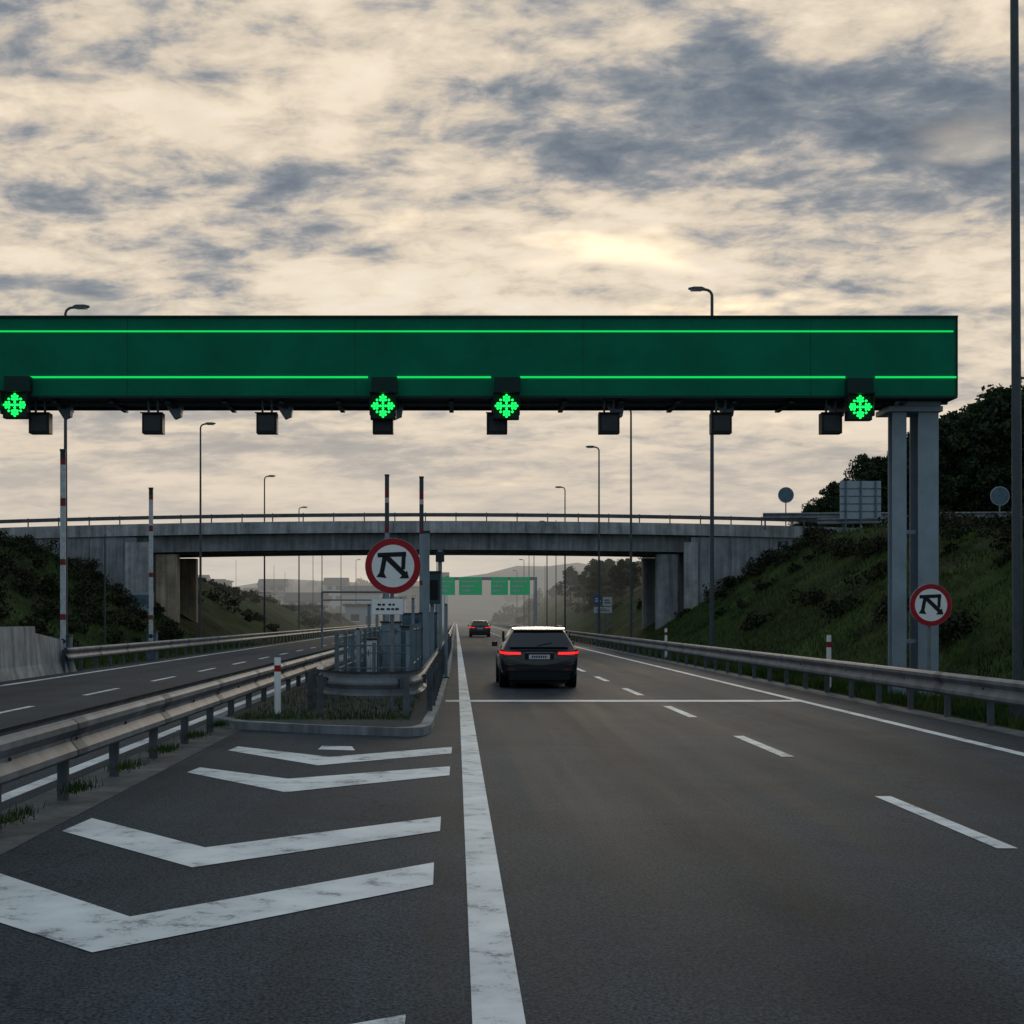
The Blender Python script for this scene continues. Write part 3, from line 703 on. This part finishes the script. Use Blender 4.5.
# ---------------------------------------------------------------- cars
M['paint_car']=mat('car_paint_dark',(.006,.010,.016),.28,.1,coat=.6,spec=.4)
M['glass_car']=mat('car_glass',(.010,.014,.018),.08,0,spec=.8)
M['tail']=mat('tail_lamp',(.35,.005,.008),.2,emis=(1,.015,.015),es=1.4,coat=.3)
M['tail_d']=mat('tail_lamp_dim',(.22,.006,.008),.2,coat=.5)
M['tyre']=mat('tyre_rubber',(.012,.012,.013),.85,spec=.2)
M['alloy']=mat('alloy_wheel',(.3,.31,.33),.35,.8)
M['plate']=mat('number_plate',(.62,.65,.68),.5)
M['chrome']=mat('chrome',(.25,.26,.28),.3,1)
def car(x,y,yaw=0,name='car'):
    E=empty(name,(x,y,.01)); E.rotation_euler=(0,0,yaw)
    st=[(0.00,.36,.62,.70,.80,.76),(0.05,.28,.74,.86,.91,.86),(0.10,.25,.84,.96,.95,.86),(0.18,.23,.92,1.03,.965,.82),(0.32,.22,.95,1.26,.97,.74),(0.46,.21,.96,1.44,.975,.67),(0.70,.21,.96,1.49,.975,.66),
     (1.5,.21,.955,1.515,.97,.67),(2.3,.21,.95,1.51,.97,.67),(2.8,.21,.95,1.45,.97,.65),(3.25,.21,.95,1.20,.97,.69),(3.6,.22,.93,1.00,.96,.77),(4.1,.23,.86,.92,.94,.75),(4.45,.26,.74,.80,.88,.67),(4.62,.34,.58,.62,.73,.5)]
    m=MB(); vs=[]
    for(yy,zb_,zs,zt_,w_,wt) in st:
        half=[(0,zb_),(w_*.7,zb_),(w_*.95,zb_+.05),(w_*.99,zb_+(zs-zb_)*.45),(w_,zs-.10),(w_*.965,zs),( (w_*.93+wt)/2,(zs+zt_)/2+.01),(wt,zt_-.045),(wt*.86,zt_),(0,zt_+.015)]
        ring=half+[(-a,c_) for a,c_ in half[-2:0:-1]]
        vs+=[(a,yy,c_) for a,c_ in ring]
    nr=18; ns=len(st); fs=[]
    for i in range(ns-1):
        for j in range(nr): fs.append((i*nr+j,i*nr+(j+1)%nr,(i+1)*nr+(j+1)%nr,(i+1)*nr+j))
    fs.append(tuple(range(nr))[::-1]); fs.append(tuple((ns-1)*nr+j for j in range(nr)))
    mi=[]
    i_b=m.mi('paint_car'); i_g=m.mi('glass_car')
    m.v=vs; m.f=fs
    for i in range(ns-1):
        for j in range(nr):
            g_=False
            if 6<=i<=9 and j in(5,6,11,12) : g_=True
            if i in(9,10) and j in(7,8,9,10): g_=True
            mi.append(i_g if g_ else i_b)
    m.m=mi+[i_b,i_b]
    o=m.obj('body',E,smooth=True); md=o.modifiers.new('sub','SUBSURF'); md.levels=2; md.render_levels=2
    r_=MB()
    def slope_y(z): return .10+(z-.98)*(.42-.10)/(1.42-.98)-.035
    def quad(pts,k,off=0): r_.add([(a,slope_y(z)-off,z) for a,z in pts],[tuple(range(len(pts)))],k)
    quad([(-.70,1.02),(.70,1.02),(.745,1.06),(.66,1.36),(.61,1.39),(-.61,1.39),(-.66,1.36),(-.745,1.06)],'glass_car')
    quad([(-.05,1.04),(.32,1.12),(.31,1.135),(-.06,1.055)],'black',.012)
    r_.add([(-.64,.33,1.465),(.64,.33,1.465),(.66,.60,1.50),(-.66,.60,1.50),(-.64,.33,1.42),(.64,.33,1.42),(.66,.60,1.45),(-.66,.60,1.45)],[(0,1,2,3),(4,7,6,5),(0,4,5,1),(1,5,6,2),(3,7,4,0),(2,6,7,3)],'paint_car')
    r_.box(-.16,.16,.322,.33,1.43,1.448,'tail_d')
    for sx in(-1,1):
        pts=[(.46,.035),(.74,.022),(.88,.055),(.965,.16),(.975,.38)]
        vs=[];vs2=[]
        for k_,(a,yy) in enumerate(pts): 
            zl=.79+(.012*k_); zu=.935+.010*k_
            if k_==0: zl=.83; zu=.91
            if k_==4: zl=.90; zu=.965
            vs+=[(sx*a,yy-.012,zl),(sx*a,yy+.012,zu)]
            zm=(zl+zu)/2; vs2+=[(sx*a,yy-.016,zm-.035),(sx*a,yy-.012,zm+.020)]
        fs=[(2*k_,2*k_+2,2*k_+3,2*k_+1) for k_ in range(4)]
        r_.add(vs,fs,'tail_d'); r_.add([(a*1.003,b_-.004,c_) for a,b_,c_ in vs2],fs,'tail')
    r_.box(-.36,.36,.012,.04,.70,.86,'black',.01); r_.box(-.26,.26,.0,.012,.725,.835,'plate'); 
    for q in range(7): r_.box(-.19+q*.055,-.155+q*.055,-.003,0,.755,.81,'black')
    r_.box(-.34,.34,.0,.035,.875,.888,'chrome',.01)
    r_.box(-.76,.76,-.02,.12,.21,.40,'black',.04)
    r_.box(-.69,.69,.13,4.3,.13,.30,'black',.05)
    r_.box(-.86,.86,-.006,.05,.56,.575,'black',.02)
    for sx in(-1,1):
        r_.box(sx*.70-.09,sx*.70+.09,-.012,.03,.45,.48,'tail_d')
        r_.box(min(sx*.95,sx*1.10),max(sx*.95,sx*1.10),3.0,3.12,.98,1.11,'paint_car',.03)
        r_.tube((sx*.62,.8,1.53),(sx*.64,2.7,1.54),.016,.016,'chrome',8)
        for yy in(1.25,2.1): r_.box(min(sx*.82,sx*.85),max(sx*.82,sx*.85),yy,yy+.07,1.0,1.40,'black')
        for yy in(.86,3.70):
            r_.tube((sx*.70,yy,.335),(sx*.95,yy,.335),.335,.335,'tyre',28); r_.tube((sx*.95,yy,.335),(sx*.955,yy,.335),.22,.21,'alloy',20)
            r_.tube((sx*.82,yy,.38),(sx*.965,yy,.38),.39,.385,'black',28)
    r_.obj('fittings',E)
    return E
car(xpx(538.5,35),34.6,name='car')
car(xpx(480,129),129,name='car')
# ---------------------------------------------------------------- haze (aerial perspective): added box, its emission stands in for scattered light
hz=MB(); hz.box(-800,800,125,1500,-3,60,'dgrey')
ho=hz.obj('haze'); ho.data.materials.clear()
m=bpy.data.materials.new('haze_glow'); m.use_nodes=True; nt=m.node_tree; nt.nodes.clear()
out_=nt.nodes.new('ShaderNodeOutputMaterial'); ab_=nt.nodes.new('ShaderNodeVolumeAbsorption'); em=nt.nodes.new('ShaderNodeEmission'); ad=nt.nodes.new('ShaderNodeAddShader')
sg=.0010; ab_.inputs['Color'].default_value=(0,0,0,1); ab_.inputs['Density'].default_value=sg
em.inputs['Color'].default_value=(.56,.53,.48,1); em.inputs['Strength'].default_value=sg
nt.links.new(ab_.outputs[0],ad.inputs[0]); nt.links.new(em.outputs[0],ad.inputs[1]); nt.links.new(ad.outputs[0],out_.inputs['Volume'])
ho.data.materials.append(m)
# ---------------------------------------------------------------- world
SE=math.radians(12); SA=math.radians(8)
W=bpy.data.worlds.new('World'); bpy.context.scene.world=W; W.use_nodes=True; nt=W.node_tree; nt.nodes.clear(); k=N(nt)
sky=nt.nodes.new('ShaderNodeTexSky'); sky.sky_type='NISHITA'; sky.sun_disc=False; sky.sun_elevation=SE; sky.sun_rotation=SA; sky.dust_density=2.0
tc=nt.nodes.new('ShaderNodeTexCoord'); d=tc.outputs['Generated']; x,y,z=k.sep(d)
zz=k.math('ADD',k.math('MAXIMUM',z,0.0),.17)
u=k.math('DIVIDE',x,zz); v=k.math('DIVIDE',y,zz)
P1=k.comb(u,k.math('MULTIPLY',v,1.35),5.3)
n1=k.noise(P1,1.7,7,.58,.12)
P2=k.comb(k.math('ADD',u,k.math('MULTIPLY',v,.1)),k.math('MULTIPLY',v,1.2),4.2)
n2=k.noise(P2,8.0,5,.60,.2)
def blob(dx,dy,dz,w_):
    dist=nt.nodes.new('ShaderNodeVectorMath'); dist.operation='SUBTRACT'; nt.links.new(d,dist.inputs[0]); L=math.sqrt(dx*dx+dy*dy+dz*dz); dist.inputs[1].default_value=(dx/L,dy/L,dz/L)
    sc=nt.nodes.new('ShaderNodeVectorMath'); sc.operation='MULTIPLY'; nt.links.new(dist.outputs[0],sc.inputs[0]); sc.inputs[1].default_value=(1,1,2.6)
    ln_=nt.nodes.new('ShaderNodeVectorMath'); ln_.operation='LENGTH'; nt.links.new(sc.outputs[0],ln_.inputs[0])
    return k.mr(ln_.outputs['Value'],0,w_,1,0,True)
def dirpx(px,py): return ((px-VX)/F,1.0,(VY-py)/F)
f=k.math('ADD',k.math('MULTIPLY',n1,.54),k.math('MULTIPLY',n2,.46))
dark=k.math('ADD',k.math('MULTIPLY',blob(*dirpx(880,95),.27),.075),k.math('MULTIPLY',blob(*dirpx(560,125),.18),.045))
dark=k.math('ADD',dark,k.math('MULTIPLY',blob(*dirpx(20,190),.10),.02))
lite=k.math('ADD',k.math('MULTIPLY',blob(*dirpx(560,240),.38),.055),k.math('MULTIPLY',blob(*dirpx(260,50),.26),.014))
f=k.math('ADD',k.math('SUBTRACT',f,dark),lite)
col=k.ramp(f,[(.33,(.11,.145,.195)),(.395,(.17,.205,.25)),(.44,(.265,.285,.31)),(.475,(.45,.42,.395)),(.515,(.68,.585,.465)),(.58,(.89,.755,.59)),(.70,(.96,.86,.71))])
nsc=nt.nodes.new('ShaderNodeVectorMath'); nsc.operation='SCALE'; nt.links.new(sky.outputs[0],nsc.inputs[0]); nsc.inputs['Scale'].default_value=.055
gap=k.mr(k.noise(P1,1.9,3,.6,.3),.56,.70,0,.3,True)
col=k.mix(gap,col,nsc.outputs[0])
hcol=k.mix(k.mr(k.math('ADD',k.math('MULTIPLY',n1,.7),k.math('MULTIPLY',n2,.3)),.40,.60,0,1),(.63,.52,.42),(.90,.735,.55))
hz_=k.math('MULTIPLY',k.mr(z,.05,.20,1,0,True),.85)
col=k.mix(hz_,col,hcol)
t_=k.math('MULTIPLY',k.mr(y,-.1,.75,0,1,True),k.mr(z,.34,.75,1,0,True))
tint=k.mix(t_,(.54,.76,1.02),(1.0,1.0,1.0))
fin=nt.nodes.new('ShaderNodeVectorMath'); fin.operation='MULTIPLY'; nt.links.new(col,fin.inputs[0]); nt.links.new(tint,fin.inputs[1])
bg=nt.nodes.new('ShaderNodeBackground'); wo=nt.nodes.new('ShaderNodeOutputWorld'); nt.links.new(fin.outputs[0],bg.inputs[0]); bg.inputs[1].default_value=1.0; nt.links.new(bg.outputs[0],wo.inputs[0])
sl=bpy.data.lights.new('sun','SUN'); sl.energy=.55; sl.angle=math.radians(14); sl.color=(1,.84,.64); so=bpy.data.objects.new('sun',sl); bpy.context.collection.objects.link(so)
dv=Vector((math.sin(SA)*math.cos(SE),math.cos(SA)*math.cos(SE),math.sin(SE))); so.rotation_euler=dv.to_track_quat('Z','Y').to_euler()
cd=bpy.data.cameras.new('camera'); cd.sensor_width=36; cd.lens=F/1024*36; cd.shift_x=(512-VX)/1024; cd.shift_y=(VY-512)/1024; cd.clip_end=5000; cd.clip_start=.1
co=bpy.data.objects.new('camera',cd); co.location=(0,0,H); co.rotation_euler=(math.radians(90),0,0); bpy.context.collection.objects.link(co); bpy.context.scene.camera=co
sc_=bpy.context.scene; sc_.view_settings.view_transform='Standard'; sc_.view_settings.look='None'; sc_.view_settings.exposure=0
